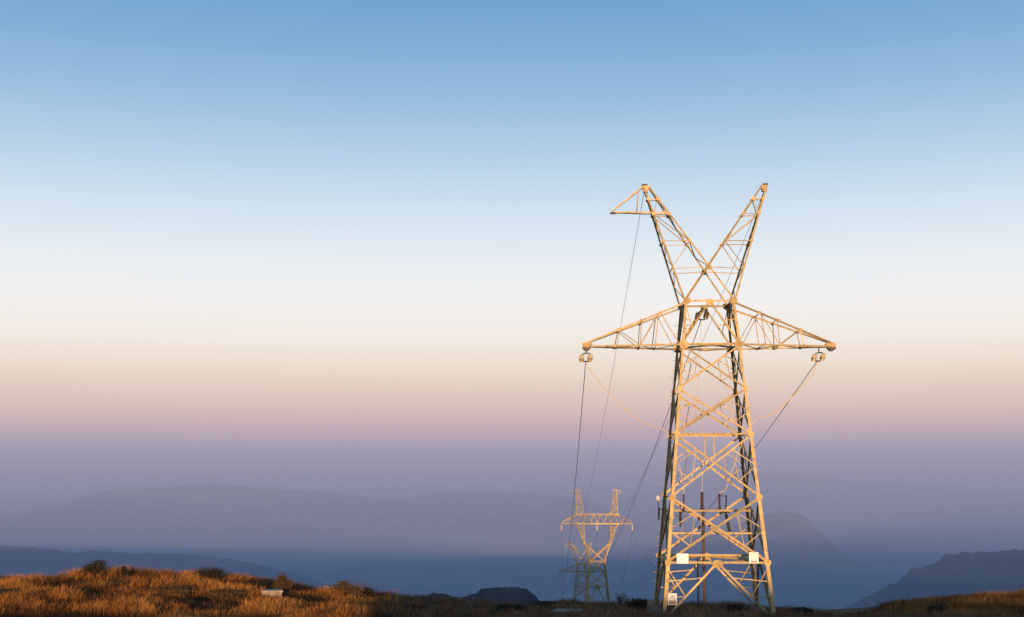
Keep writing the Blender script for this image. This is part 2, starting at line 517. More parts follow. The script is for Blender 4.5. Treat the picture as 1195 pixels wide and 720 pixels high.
# ------------------------------------------------------------ haze
hz = MB().box((0, 33600, -400), 136000, 68800, 1120)
hm = bpy.data.materials.new('valley_haze')
hm.use_nodes = True
hn = hm.node_tree
for n in list(hn.nodes):
    hn.nodes.remove(n)
ho = hn.nodes.new('ShaderNodeOutputMaterial')
hv = hn.nodes.new('ShaderNodeVolumePrincipled')
hv.inputs['Color'].default_value = (0.67, 0.755, 1.0, 1)
hv.inputs['Density'].default_value = 1.0e-4
hv.inputs['Anisotropy'].default_value = 0.0
hn.links.new(hv.outputs[0], ho.inputs['Volume'])
tag(hz.build('haze', hm), kind='stuff')

# ------------------------------------------------------------ lattice tower
TOWER_Z = [8.987, 6.542, 4.11, 1.642, -1.721, -5.16]
FOOT = -7.9


def hw(z):
    return 1.38 + 0.094 * (8.987 - z)


FACES = [((0, -1, 0), lambda s, z: Vector((s * hw(z), -hw(z), z))),
         ((0, 1, 0), lambda s, z: Vector((-s * hw(z), hw(z), z))),
         ((-1, 0, 0), lambda s, z: Vector((-hw(z), -s * hw(z), z))),
         ((1, 0, 0), lambda s, z: Vector((hw(z), s * hw(z), z)))]


def octo(r, k=0.45, sx=1.0):
    return [(sx * a, b) for a, b in ((-r, -r * k), (-r * k, -r), (r * k, -r), (r, -r * k), (r, r * k), (r * k, r), (-r * k, r), (-r, r * k))]


def lerp(a, b, t):
    return a + (b - a) * t


WM = 1.0      # member size of the tower being built


def make_pylon(name, loc, rz):
    root = empty(name, loc, rz)
    st, pl = M['steel'], M['plate']
    # legs: one L-angle each, corner outwards, with lapped splices
    legs = []
    for sx in (-1, 1):
        for sy in (-1, 1):
            m = MB()
            zs = [9.05, 4.3, 1.5, -1.9, -5.3, FOOT - 0.5]
            for i in range(5):
                w = (0.13 + 0.016 * i) * (1 + 0.5 * (WM - 1))
                p0 = Vector((sx * hw(zs[i]), sy * hw(zs[i]), zs[i]))
                p1 = Vector((sx * hw(zs[i + 1]), sy * hw(zs[i + 1]), zs[i + 1] - (0.0 if i == 4 else 0.12)))
                d = (p1 - p0).normalized()
                X = Vector((-sx, 0, 0)); X = (X - d * X.dot(d)).normalized()
                Y = Vector((0, -sy, 0)); Y = (Y - d * Y.dot(d)).normalized()
                t = 0.022
                o = -0.006 * (i % 2)
                m.sweep(p0, p1, [(o, o), (w, o), (w, o + t), (o + t, o + t), (o + t, w), (o, w)], X, Y)
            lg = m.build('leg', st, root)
            legs.append((sx, sy, lg))
    # climbing bolts up the rear left leg
    for sx, sy, lg in legs:
        if sx < 0 and sy > 0:
            for i in range(30):
                z = -6.6 + i * 0.5
                p = Vector((sx * hw(z), sy * hw(z), z))
                q = MB()
                if i % 2:
                    a, dr = p + Vector((0.0, -0.08, 0)), Vector((-0.2, 0, 0))
                else:
                    a, dr = p + Vector((0.1, 0.0, 0)), Vector((0, 0.2, 0))
                if i % 2 == 0:
                    a, dr = p + Vector((0.0, -0.05, 0)), Vector((-0.17, 0, 0))
                q.rod([a, a + dr, a + dr + Vector((0, 0, 0.035))], 0.013, 5)
                q.build('step_bolt', st, lg)
    # concrete footings
    for sx in (-1, 1):
        for sy in (-1, 1):
            z = FOOT
            c = Vector((sx * (hw(z) - 0.02), sy * (hw(z) - 0.02), 0))
            h = 0.62 if sy > 0 else 0.3
            top = (-7.85 if sy < 0 else -7.72) if sx < 0 else (-8.05 if sy < 0 else -7.95)
            MB().box((c.x, c.y, top - 0.7), 0.72, 0.72, 1.4, bev=0.03).build('concrete_footing', M['concrete'], root)
    # body bracing
    for fi, (nrm, P) in enumerate(FACES):
        n = Vector(nrm)
        for i in range(1, 5):
            z1, z0 = TOWER_Z[i], TOWER_Z[i + 1]
            TL, TR, BL, BR = P(-1, z1), P(1, z1), P(-1, z0), P(1, z0)
            w = [0, 0.08, 0.09, 0.10, 0.12][i]
            MB().angle(BL, TR, nrm, w, 0.012, off=-0.004).build('diagonal_brace', st, root)
            MB().angle(TL, BR, nrm, w, 0.012, flip=True, off=-0.024).build('diagonal_brace', st, root)
            for a_, b_, t_, u_ in ((TL, BL, BR, TR), (TR, BR, BL, TL)):
                mid = lerp(a_, b_, 0.5)
                Pp = lerp(a_, t_, 0.25)
                Q = lerp(b_, u_, 0.25)
                for k, (p, q) in enumerate(((mid, Pp), (mid, Q), (Pp, Q))):
                    MB().angle(p, q, nrm, 0.046 if k < 2 else 0.042, 0.007, off=-0.032 - 0.009 * k, flip=bool(k % 2)).build('lattice_strut', st, root)
        # horizontal beams
        for z, w in ((TOWER_Z[0], 0.10), (TOWER_Z[1], 0.10), (TOWER_Z[3], 0.10), (TOWER_Z[5], 0.11)):
            MB().angle(P(-1, z), P(1, z), nrm, w, 0.014, off=-0.045).build('cross_beam', st, root)
        # K panel between the two waist rings
        top = (P(-1, TOWER_Z[0]) + P(1, TOWER_Z[0])) / 2
        for s in (-1, 1):
            e = P(s, TOWER_Z[1])
            MB().angle(top, e, nrm, 0.1, 0.012, off=-0.06 - 0.014 * (s > 0), flip=s > 0).build('diagonal_brace', st, root)
            a = P(s, 7.95)
            b = lerp(top, e, 0.45)
            MB().angle(a, b, nrm, 0.05, 0.007, off=-0.09).build('knee_strut', st, root)
            MB().angle(P(s, TOWER_Z[0]), lerp(top, e, 0.62), nrm, 0.05, 0.007, off=-0.10).build('knee_strut', st, root)
        # lowest panel: an inverted V and its knees
        ap = (P(-1, TOWER_Z[5]) + P(1, TOWER_Z[5])) / 2
        for s in (-1, 1):
            e = P(s, FOOT - 0.12)
            e = lerp(e, P(-s, FOOT - 0.12), 0.03)
            MB().angle(ap, e, nrm, 0.11, 0.014, off=-0.07 - 0.016 * (s > 0), flip=s > 0).build('diagonal_brace', st, root)
            v1, v2 = lerp(ap, e, 0.28), lerp(ap, e, 0.62)
            for k, (p, q) in enumerate(((P(s, -6.15), v1), (P(s, TOWER_Z[5] - 0.15), v2), (P(s, -6.95), v2), (v1, P(s, TOWER_Z[5] - 0.03)))):
                if k < 3:
                    MB().angle(p, q, nrm, 0.06, 0.007, off=-0.10 - 0.009 * k, flip=bool(k % 2)).build('knee_strut', st, root)
        # hangers under the mid beam
        for t in (0.38, 0.5):
            if fi < 2:
                p = lerp(P(-1, TOWER_Z[3]), P(1, TOWER_Z[3]), t)
                dz = 1.35 if t == 0.5 else 1.25
                q = Vector((p.x, p.y + (-n.y) * -0.094 * dz, p.z - dz))
                MB().angle(p, q, nrm, 0.045, 0.006, off=-0.06).build('hanger', st, root)
        # gussets
        for z, r in ((TOWER_Z[0], 0.18), (TOWER_Z[1], 0.20), (TOWER_Z[2], 0.12), (TOWER_Z[3], 0.14), (TOWER_Z[4], 0.14), (TOWER_Z[5], 0.15)):
            for s in (-1, 1):
                r_ = r if fi < 2 else r * 0.6
                c = P(s, z) - (P(s, z) - P(-s, z)).normalized() * r_ * 0.55
                MB().plate(c + n * 0.008, nrm, (0, 0, 1), [(-r_, -r_ * .9), (r_ * .5, -r_ * 1.1), (r_ * 1.25, -r_ * .4), (r_ * 1.1, r_ * .8), (-r_ * .3, r_ * 1.15), (-r_ * 1.1, r_ * .6)], 0.012).build('gusset_plate', pl, root)
        MB().plate(ap + n * 0.008 - Vector((0, 0, 0.06)), nrm, (0, 0, 1), octo(0.2, 0.5, 1.4), 0.012).build('gusset_plate', pl, root)
        MB().plate(top + n * 0.008 - Vector((0, 0, 0.08)), nrm, (0, 0, 1), octo(0.17, 0.5, 1.25), 0.012).build('gusset_plate', pl, root)
    # plan bracing at the lowest ring and at the waist
    for z, w in ((TOWER_Z[5], 0.12), (TOWER_Z[1], 0.09)):
        mids = [(P(-1, z) + P(1, z)) / 2 for _, P in (FACES[0], FACES[3], FACES[1], FACES[2])]
        for i in range(4):
            MB().angle(mids[i], mids[(i + 1) % 4], (0, 0, -1), w, 0.012, off=0.09 + 0.016 * (i % 2)).build('plan_brace', st, root)
        MB().angle(mids[1], mids[3], (0, 0, -1), w, 0.012, off=-0.14).build('plan_brace', st, root)

    # crossarms
    for s in (-1, 1):
        tip = Vector((-6.88, 0, 6.62)) if s < 0 else Vector((6.98, 0, 6.58))
        arm = empty('crossarm', (0, 0, 0))
        arm.parent = root
        zb, zt = TOWER_Z[1], TOWER_Z[0]
        B, T = {}, {}
        for v in (-1, 1):
            B[v] = (Vector((s * hw(zb), v * hw(zb), zb)), tip + Vector((0, v * 0.10, -0.04)))
            T[v] = (Vector((s * hw(zt), v * hw(zt), zt - 0.12)), tip + Vector((0, v * 0.10, 0.12)))
            MB().angle(*B[v], (0, v, 0), 0.095, 0.014, off=0.03).build('chord', st, arm)
            MB().angle(*T[v], (0, v, 0), 0.095, 0.014, off=0.03, flip=True).build('chord', st, arm)
        bt = lambda v, t: lerp(*B[v], t)
        tt = lambda v, t: lerp(*T[v], t)
        for v in (-1, 1):
            nn = (0, v, 0)
            segs = [(bt(v, 0.02), tt(v, 0.24)), (bt(v, 0.42), tt(v, 0.26)), (bt(v, 0.42), tt(v, 0.43)), (tt(v, 0.26), bt(v, 0.27)),
                    (bt(v, 0.42), tt(v, 0.66)), (bt(v, 0.68), tt(v, 0.66))]
            for k, (p, q) in enumerate(segs):
                MB().angle(p, q, nn, 0.044, 0.007, off=-0.01 - 0.009 * (k % 3), flip=bool(k % 2)).build('strut', st, arm)
        for k, t in enumerate((0.25, 0.42, 0.66)):
            MB().angle(bt(-1, t), bt(1, t), (0, 0, -1), 0.05, 0.007, off=0.01).build('strut', st, arm)
            MB().angle(tt(-1, t), tt(1, t), (0, 0, 1), 0.05, 0.007, off=0.01).build('strut', st, arm)
        for k, (a, b) in enumerate(((0.0, 0.25), (0.25, 0.42), (0.42, 0.66), (0.66, 0.85))):
            v = 1 if k % 2 else -1
            MB().angle(bt(v, a), bt(-v, b), (0, 0, -1), 0.05, 0.007, off=0.022).build('strut', st, arm)
        for v in (-1, 1):
            for f, ts_ in ((bt, (0.25, 0.42, 0.68)), (tt, (0.24, 0.43, 0.66))):
                for t in ts_:
                    MB().plate(f(v, t) + Vector((0, v * 0.034, 0)), (0, v, 0), (0, 0, 1), octo(0.085, 0.5, 1.4), 0.01).build('node_plate', pl, arm)
        # tip casting: two cheek plates and a hanger
        for v in (-1, 1):
            MB().plate(tip + Vector((-s * 0.16, v * 0.15, 0.02)), (0, v, 0), (0, 0, 1), [(-0.28, -0.10), (0.28, -0.10), (0.28, 0.08), (0.1, 0.18), (-0.1, 0.18), (-0.30, 0.12)], 0.014).build('tip_plate', pl, arm)
        MB().plate(tip + Vector((0.0 - s * 0.1, 0.19, -0.09)), (0, -1, 0), (0, 0, 1), [(-0.24, 0.0), (0.24, 0.0), (0.2, -0.1), (0.07, -0.2), (-0.07, -0.2), (-0.2, -0.1)], 0.38).build('tip_bracket', M['dark_metal'], arm)

    # the two earth-wire horns: four chords each, crossing above the waist
    zt = TOWER_Z[0]
    for s in (-1, 1):
        horn = empty('earth_wire_horn', (0, 0, 0))
        horn.parent = root
        O, I = {}, {}
        for v in (-1, 1):
            O[v] = (Vector((s * 1.38, v * 1.38, zt)), Vector((s * 3.50, v * 0.10, 15.75)))
            I[v] = (Vector((-s * 1.38, v * 1.38, zt)), Vector((s * 3.20, v * 0.10, 15.70)))
            off = 0.03 if s < 0 else 0.012
            MB().angle(*O[v], (0, v, 0), 0.095, 0.014, off=off).build('chord', st, horn)
            MB().angle(*I[v], (0, v, 0), 0.095, 0.014, off=off, flip=True).build('chord', st, horn)
        ot = lambda v, z: lerp(*O[v], (z - zt) / (O[v][1].z - zt))
        it = lambda v, z: lerp(*I[v], (z - zt) / (I[v][1].z - zt))
        zl = [10.93, 12.45, 14.05, 14.95]
        for v in (-1, 1):
            for k, z in enumerate(zl):
                MB().angle(ot(v, z - 0.1 * (k == 0)), it(v, z), (0, v, 0), 0.046, 0.007, off=-0.01).build('strut', st, horn)
            for k, (a, b) in enumerate(((ot(v, zl[0]), it(v, zl[1])), (it(v, zl[1]), ot(v, zl[2])), (ot(v, zl[2]), it(v, zl[3])))):
                MB().angle(a, b, (0, v, 0), 0.046, 0.007, off=-0.02).build('strut', st, horn)
        for v in (-1, 1):
            for f in (ot, it):
                for z in zl[1:]:
                    MB().plate(f(v, z) + Vector((0, v * 0.034, 0)), (0, v, 0), (0, 0, 1), octo(0.085, 0.5, 1.2), 0.01).build('node_plate', pl, horn)
        for k, z in enumerate(zl):
            MB().angle(ot(-1, z), ot(1, z), (s, 0, 0), 0.05, 0.007, off=0.0).build('strut', st, horn)
            if k:
                MB().angle(it(-1, z), it(1, z), (-s, 0, 0), 0.05, 0.007, off=0.0).build('strut', st, horn)
        zz = [zt, 10.1, 10.93, 11.7, 12.45, 13.3, 14.05, 14.95]
        for k in range(len(zz) - 1):
            v = 1 if k % 2 else -1
            MB().angle(ot(v, zz[k]), ot(-v, zz[k + 1]), (s, 0, 0), 0.05, 0.007, off=-0.012).build('strut', st, horn)
            if k > 1:
                MB().angle(it(v, zz[k]), it(-v, zz[k + 1]), (-s, 0, 0), 0.05, 0.007, off=-0.012).build('strut', st, horn)
        for v in (-1, 1):
            MB().plate(Vector((s * 3.36, v * 0.14, 15.62)), (0, v, 0), (0, 0, 1), [(-0.14, -0.24), (0.14, -0.24), (0.18, 0.04), (0.1, 0.13), (-0.1, 0.13), (-0.18, 0.04)], 0.012).build('peak_plate', pl, horn)
        MB().box((s * 3.42, 0, 15.80), 0.3, 0.3, 0.07, bev=0.01).build('peak_cap', M['dark_metal'], horn)
        if s < 0:
            # crossing gussets belong to the horns
            for v in (-1, 1):
                c = it(v, 10.93)
                MB().plate(Vector((0, c.y + v * 0.05, 10.93)), (0, v, 0), (0, 0, 1), octo(0.16, 0.4), 0.012).build('gusset_plate', pl, root)
            # little bracket arm of the left horn
            br = empty('bracket_arm', (0, 0, 0))
            br.parent = root
            tip = Vector((-5.28, 0, 14.24))
            for v in (-1, 1):
                MB().angle(tip + Vector((0, v * 0.05, -0.02)), ot(v, 14.18) + Vector((1.0, 0, -0.03)), (0, v, 0), 0.075, 0.01, off=0.03).build('chord', st, br)
                MB().angle(tip + Vector((0, v * 0.05, 0.05)), O[v][1] + Vector((-0.02, 0, -0.06)), (0, v, 0), 0.085, 0.01, off=0.03).build('chord', st, br)
                a = lerp(tip, O[v][1], 0.84)
                b = lerp(tip, ot(v, 14.2), 0.62)
                MB().angle(a, b, (0, v, 0), 0.045, 0.007, off=0.0).build('strut', st, br)
            MB().box(tip + Vector((0.06, 0, -0.06)), 0.34, 0.2, 0.09, bev=0.01).build('tip_bracket', M['dark_metal'], br)
    return root


PX, PY, PYAW = 10.967, 73.2, -math.radians(1.58)
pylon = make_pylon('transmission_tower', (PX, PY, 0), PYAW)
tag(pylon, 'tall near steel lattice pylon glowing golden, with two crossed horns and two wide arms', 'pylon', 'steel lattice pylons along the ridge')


WM = 1.9
far = make_pylon('transmission_tower', (22.0, 424, -40.4), -math.radians(7))
tag(far, 'smallest and farthest lattice pylon, with a hooked left horn, half hidden behind the goblet-shaped one', 'pylon', 'steel lattice pylons along the ridge')
WM = 1.0

TM = Matrix.Translation((PX, PY, 0)) @ Matrix.Rotation(PYAW, 4, 'Z')


def tw(u, v, z):
    return TM @ Vector((u, v, z))


# the fittings only the near tower has: equipment platform
plat = empty('equipment_platform')
plat.parent = pylon
MB().angle((-hw(-2.54), 0.3, -2.54), (hw(-2.54), 0.3, -2.54), (0, -1, 0), 0.11, 0.012).build('beam', M['steel'], plat)
MB().angle((-hw(-2.54), 0.75, -2.54), (hw(-2.54), 0.75, -2.54), (0, -1, 0), 0.09, 0.012).build('beam', M['steel'], plat)
MB().angle((-hw(-3.78), 0.3, -3.78), (hw(-3.78), 0.3, -3.78), (0, -1, 0), 0.10, 0.012).build('beam', M['steel'], plat)
MB().box((-0.35, 0.52, -2.50), 3.1, 0.42, 0.02).build('base_plate', M['dark_metal'], plat)
MB().rod([(-0.36, 0.52, -2.6), (-0.36, 0.52, -8.3)], 0.085, 10).build('post', M['ochre_dark'], plat)
MB().rod([(-0.62, 1.3, -5.2), (-0.62, 1.3, -8.3)], 0.045, 8).build('post', M['dark_metal'], plat)


def sheds(m, p0, p1, r, rc, n, sides=12):
    """ribbed insulator body from p0 to p1"""
    p0, p1 = Vector(p0), Vector(p1)
    pts, rs = [], []
    for i in range(n):
        for f, rr in ((0.08, rc), (0.3, r), (0.5, r * 0.96), (0.75, rc)):
            pts.append(lerp(p0, p1, (i + f) / n))
            rs.append(rr)
    return m.rod(pts, rs, sides)


def on_tower(name, u, v, z):
    return empty(name, tw(u, v, z), PYAW)


TERM = [(-1.42, 0.055, 0.78, 'slim red-brown ribbed cable termination at the left of the platform, narrowest of three'),
        (-0.40, 0.105, 0.88, 'stout red-brown ribbed cable termination in the middle of the platform, thickest of three'),
        (0.56, 0.075, 0.80, 'red-brown ribbed cable termination at the right of the platform beside a dark rod')]
for u, r, h, lab in TERM:
    t = on_tower('cable_termination', u, 0.52, -2.49)
    tag(t, lab, 'insulator', 'cable terminations on the tower platform')
    sheds(MB(), (0, 0, 0.05), (0, 0, h), r, r * 0.68, 9).build('insulator_body', M['red_ins'], t)
    MB().rod([(0, 0, -0.02), (0, 0, 0.06)], r * 1.35, 12).build('foot', M['dark_metal'], t)
    MB().rod([(0, 0, h - 0.02), (0, 0, h + 0.05), (0, 0, h + 0.1)], [r * 0.8, r * 0.7, 0.02], 10).build('cap', M['dark_metal'], t)
for u, lab, w in ((-1.62, 'short dark cone hanging under the left end of the platform', 0.10), (0.88, 'long dark slanting cone hanging under the right end of the platform', 0.11)):
    t = on_tower('surge_arrester', u, 0.52, -2.58)
    tag(t, lab, 'surge arrester', 'dark arresters under the platform')
    lean = 0.0 if u < 0 else 0.22
    h = 0.75 if u < 0 else 1.15
    sheds(MB(), (0, 0, 0), (lean, 0, -h), w, w * 0.6, 7).build('ribbed_body', M['black'], t)
    MB().rod([(lean, 0, -h), (lean * 1.1, 0, -h - 0.12)], 0.03, 8).build('terminal', M['dark_metal'], t)
t = on_tower('disconnector_rod', 0.9, 0.52, -2.49)
tag(t, 'thin dark upright rod with a short side arm, right of the three ribbed terminations', 'rod')
MB().rod([(0, 0, 0), (0.06, 0, 0.8)], 0.035, 8).build('rod', M['dark_metal'], t)
MB().rod([(0.05, 0, 0.74), (-0.28, 0, 0.76)], 0.022, 6).build('side_arm', M['dark_metal'], t)
t = on_tower('line_fitting', -2.70, 2.3, -1.92)
tag(t, 'small pale round fitting bracketed off the rear left leg of the near pylon', 'fitting')
MB().rod([(0, 0, 0.17), (0, 0, 0.13), (0, 0, 0), (0, 0, -0.12), (0, 0, -0.17)], [0.04, 0.11, 0.135, 0.10, 0.04], 14).build('bell', M['pale_ins'], t, smooth=True)
MB().rod([(0, 0, -0.15), (0.02, 0, -0.6), (0.5, 0, -0.62)], 0.03, 6).build('bracket', M['dark_metal'], t)
MB().rod([(0.05, 0, -0.5), (0.03, 0, -1.2)], 0.055, 8).build('sleeve', M['dark_metal'], t)

# ------------------------------------------------------------ tension insulator sets
def insulator_set(u, z, lab, scale=1.0, dark=False):
    t = on_tower('insulator_set', u, 0.0, z)
    gm = M['dark_ins'] if dark else M['glass_ins']
    tag(t, lab, 'insulator', 'twin insulator sets of the near pylon')
    ax = Vector((0, math.cos(math.radians(24)), -math.sin(math.radians(24))))
    MB().rod([(0, 0, 0.12), (0, 0, -0.16)], 0.03, 8).build('shackle', M['dark_metal'], t)
    y = MB()
    y.rod([(-0.23, 0, -0.33), (-0.225, 0, -0.24), (-0.17, 0, -0.19), (0, 0, -0.16), (0.17, 0, -0.15), (0.225, 0, -0.2), (0.23, 0, -0.28)], 0.032, 8)
    y.build('yoke', M['dark_metal'], t)
    for s in (-1, 1):
        p0 = Vector((s * 0.235, -0.02, -0.36 if s < 0 else -0.32))
        b = MB()
        sheds(b, p0, p0 + ax * 0.46, 0.15, 0.10, 4, 16)
        MB().rod([p0 - ax * 0.06, p0 - ax * 0.03, p0 + ax * 0.03], [0.10, 0.15, 0.145], 16).build('cap', M['dark_ins'] if dark else M['cap_metal'], t)
        b.build('insulator_string', gm, t)
    e = Vector((0, 0, -0.36)) + ax * 0.56
    MB().rod([e + Vector((-0.22, 0, 0)), e, e + Vector((0.22, 0, 0))], [0.02, 0.045, 0.02], 8).build('clamp', M['dark_metal'], t)
    return TM @ (Vector((u, 0, z)) + e)


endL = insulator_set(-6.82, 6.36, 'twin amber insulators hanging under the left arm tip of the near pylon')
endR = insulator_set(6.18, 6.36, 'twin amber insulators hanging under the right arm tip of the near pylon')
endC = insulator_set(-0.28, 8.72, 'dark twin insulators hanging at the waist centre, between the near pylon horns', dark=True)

# ------------------------------------------------------------ goblet tower in the middle distance
BX, BY = 19.2, 300.0
gob = empty('goblet_tower', (BX, BY, 0), 0)
tag(gob, 'goblet-shaped lattice pylon with a level beam and two upright peaks, sunlit above a grey base', 'pylon', 'steel lattice pylons along the ridge')
GZB = gz(BX, BY) - 0.5
WM = 1.1
st = M['steel']


def gh(z):
    return 1.55 + (-21.66 - z) * 0.104


for sx in (-1, 1):
    for sy in (-1, 1):
        MB().angle((sx * 1.55, sy * 1.55, -21.6), (sx * gh(GZB), sy * gh(GZB), GZB), (0, sy, 0), 0.22, 0.03, centre=False, flip=(sx * sy < 0)).build('leg', st, gob)
lev = [-21.66, -24.2, -27.3, -30.9, GZB]
for nrm, P in (((0, -1, 0), lambda s, z: Vector((s * gh(z), -gh(z), z))), ((0, 1, 0), lambda s, z: Vector((-s * gh(z), gh(z), z))),
               ((-1, 0, 0), lambda s, z: Vector((-gh(z), -s * gh(z), z))), ((1, 0, 0), lambda s, z: Vector((gh(z), s * gh(z), z)))):
    for i in range(4):
        if i < 2:
            MB().angle(P(-1, lev[i]), P(1, lev[i + 1]), nrm, 0.14, 0.02).build('diagonal_brace', st, gob)
            MB().angle(P(1, lev[i]), P(-1, lev[i + 1]), nrm, 0.14, 0.02, off=-0.03).build('diagonal_brace', st, gob)
        elif i == 2:
            c = (P(-1, -27.3) + P(1, -27.3)) / 2
            for s in (-1, 1):
                MB().angle(c, P(s, -32.6), nrm, 0.16, 0.02, off=-0.03 * (s > 0)).build('diagonal_brace', st, gob)
                MB().angle(P(s, -28.6), lerp(c, P(s, -32.6), 0.55), nrm, 0.09, 0.015, off=-0.05).build('lattice_strut', st, gob)
            MB().plate(c + Vector(nrm) * 0.02, nrm, (0, 0, 1), octo(0.35, 0.6, 1.3), 0.02).build('gusset_plate', M['plate'], gob)
    for z in (-21.66, -27.3):
        MB().angle(P(-1, z), P(1, z), nrm, 0.16, 0.02, off=-0.06).build('cross_beam', st, gob)
HB = 0.85
for sx in (-1, 1):
    w = empty('goblet_arm'); w.parent = gob
    waist = (sx * 2.95, -17.5)
    for sy in (-1, 1):
        n = (0, sy, 0)
        W_ = Vector((waist[0], sy * 1.2, waist[1]))
        neck = Vector((sx * 1.55, sy * 1.55, -21.6))
        cross = Vector((-sx * 1.55, sy * 1.55, -21.6))
        outer = Vector((sx * 4.65, sy * HB, -13.3))
        inner = Vector((sx * 3.0, sy * HB, -13.3))
        MB().angle(outer, W_, n, 0.2, 0.025).build('chord', st, w)
        MB().angle(inner, W_ + Vector((0, 0, 0.1)), n, 0.18, 0.025, off=-0.03).build('chord', st, w)
        MB().angle(W_, neck, n, 0.22, 0.025, off=-0.0).build('chord', st, w)
        MB().angle(W_, cross, n, 0.2, 0.025, off=-0.03 * (sx > 0) + 0.02).build('chord', st, w)
        MB().plate(W_ + Vector((0, sy * 0.03, 0)), n, (0, 0, 1), octo(0.3, 0.6), 0.02).build('gusset_plate', M['plate'], w)
        MB().plate(neck + Vector((0, sy * 0.03, 0)), n, (0, 0, 1), octo(0.34, 0.6), 0.02).build('gusset_plate', M['plate'], w)
        fr = (0.18, 0.36, 0.54, 0.74)
        for k in range(3):
            a, b = (outer, W_), (inner, W_)
            if k % 2:
                a, b = b, a
            MB().angle(lerp(*a, fr[k]), lerp(*b, fr[k + 1]), n, 0.09, 0.015).build('strut', st, w)
            MB().angle(lerp(outer, W_, fr[k]), lerp(inner, W_, fr[k]), n, 0.08, 0.015, off=-0.03).build('strut', st, w)
        for k, t in enumerate((0.3, 0.6)):
            MB().angle(lerp(W_, neck, t + 0.15), lerp(W_, cross, t * 0.8), n, 0.09, 0.015).build('strut', st, w)
beam = empty('bridge_beam'); beam.parent = gob
for sy in (-1, 1):
    n = (0, sy, 0)
    MB().angle((-8.0, sy * 0.25, -13.25), (-4.65, sy * HB, -13.3), n, 0.17, 0.02).build('chord', st, beam)
    MB().angle((8.0, sy * 0.25, -13.25), (4.65, sy * HB, -13.3), n, 0.17, 0.02).build('chord', st, beam)
    MB().angle((-4.65, sy * HB, -13.3), (4.65, sy * HB, -13.3), n, 0.18, 0.02).build('chord', st, beam)
    MB().angle((-4.65, sy * HB, -11.2), (4.65, sy * HB, -11.2), n, 0.18, 0.02).build('chord', st, beam)
    for s in (-1, 1):
        MB().angle((s * 8.0, sy * 0.25, -13.0), (s * 4.65, sy * HB, -11.2), n, 0.15, 0.02).build('chord', st, beam)
        for a, b, zt_ in ((6.9, 6.1, 0.39), (5.4, 6.1, 0.39), (5.4, 4.65, 1.0)):
            z1 = -13.0 + 1.8 * ((8.0 - b) / 3.35)
            MB().angle((s * a, sy * 0.6, -13.25), (s * b, sy * 0.62, z1), n, 0.08, 0.015, off=-0.02).build('strut', st, beam)
    xsn = np.linspace(-4.65, 4.65, 13)
    for k in range(12):
        z0, z1 = (-11.2, -13.3) if k % 2 else (-13.3, -11.2)
        MB().angle((xsn[k], sy * HB, z0), (xsn[k + 1], sy * HB, z1), n, 0.1, 0.015, off=-0.02, flip=bool(k % 2)).build('strut', st, beam)
    for x in (-4.6, -3.0, 3.0, 4.6):
        for z in (-13.3, -11.2):
            MB().plate((x, sy * (HB + 0.03), z), n, (0, 0, 1), octo(0.27, 0.6), 0.02).build('gusset_plate', M['plate'], beam)
for sx in (-1, 1):
    pk = empty('earth_wire_peak'); pk.parent = gob
    for sy in (-1, 1):
        n = (0, sy, 0)
        o0, o1 = Vector((sx * 4.6, sy * HB, -11.2)), Vector((sx * 4.45, sy * 0.2, -5.6))
        i0, i1 = Vector((sx * 3.05, sy * HB, -11.2)), Vector((sx * 3.95, sy * 0.2, -5.6))
        MB().angle(o0, o1, n, 0.15, 0.02).build('chord', st, pk)
        MB().angle(i0, i1, n, 0.15, 0.02, off=-0.02).build('chord', st, pk)
        ts = (0.0, 0.25, 0.48, 0.7, 0.9)
        for k in range(4):
            a, b = (lerp(o0, o1, ts[k]), lerp(i0, i1, ts[k + 1])) if k % 2 else (lerp(i0, i1, ts[k]), lerp(o0, o1, ts[k + 1]))
            MB().angle(a, b, n, 0.085, 0.015, off=-0.03).build('strut', st, pk)
            MB().angle(lerp(o0, o1, ts[k + 1]), lerp(i0, i1, ts[k + 1]), n, 0.07, 0.015, off=-0.05).build('strut', st, pk)
        MB().angle((sx * 3.6, sy * 0.15, -5.6), (sx * 5.45, sy * 0.12, -6.0), n, 0.13, 0.02, off=0.02).build('chord', st, pk)
        MB().angle((sx * 4.4, sy * 0.2, -7.0), (sx * 5.4, sy * 0.12, -6.1), n, 0.09, 0.015, off=0.03).build('strut', st, pk)
    MB().rod([(sx * 5.4, 0, -6.0), (sx * 5.45, 0, -6.7)], 0.07, 8).build('hook', st, pk)
WM = 1.0
gins = []
for x, lab in ((-8.0, 'pale insulator string under the left end of the goblet-shaped pylon beam'), (0.0, 'pale insulator string under the middle of the goblet-shaped pylon beam'), (8.0, 'pale insulator string under the right end of the goblet-shaped pylon beam')):
    t = empty('insulator_string', (BX + x, BY, -13.35))
    tag(t, lab, 'insulator', 'insulator strings of the goblet-shaped pylon')
    sheds(MB(), (0, 0, -0.2), (0, 0, -1.55), 0.2, 0.12, 9, 10).build('insulator_body', M['pale_ins'], t)
    MB().rod([(0, 0, 0), (0, 0, -0.22)], 0.04, 6).build('shackle', M['dark_metal'], t)
    gins.append(Vector((BX + x, BY, -15.0)))

# ------------------------------------------------------------ wires
def catenary(p, q, sag, n=60):
    p, q = Vector(p), Vector(q)
    return [lerp(p, q, i / n) - Vector((0, 0, 4 * sag * (i / n) * (1 - i / n))) for i in range(n + 1)]


def wire(p, q, sag, r, lab, name='conductor', cat='power line', group='power lines between the pylons', mat='wire', n=60):
    o = MB().rod(catenary(p, q, sag, n), r, 5).build(name, M[mat])
    return tag(o, lab, cat, group)


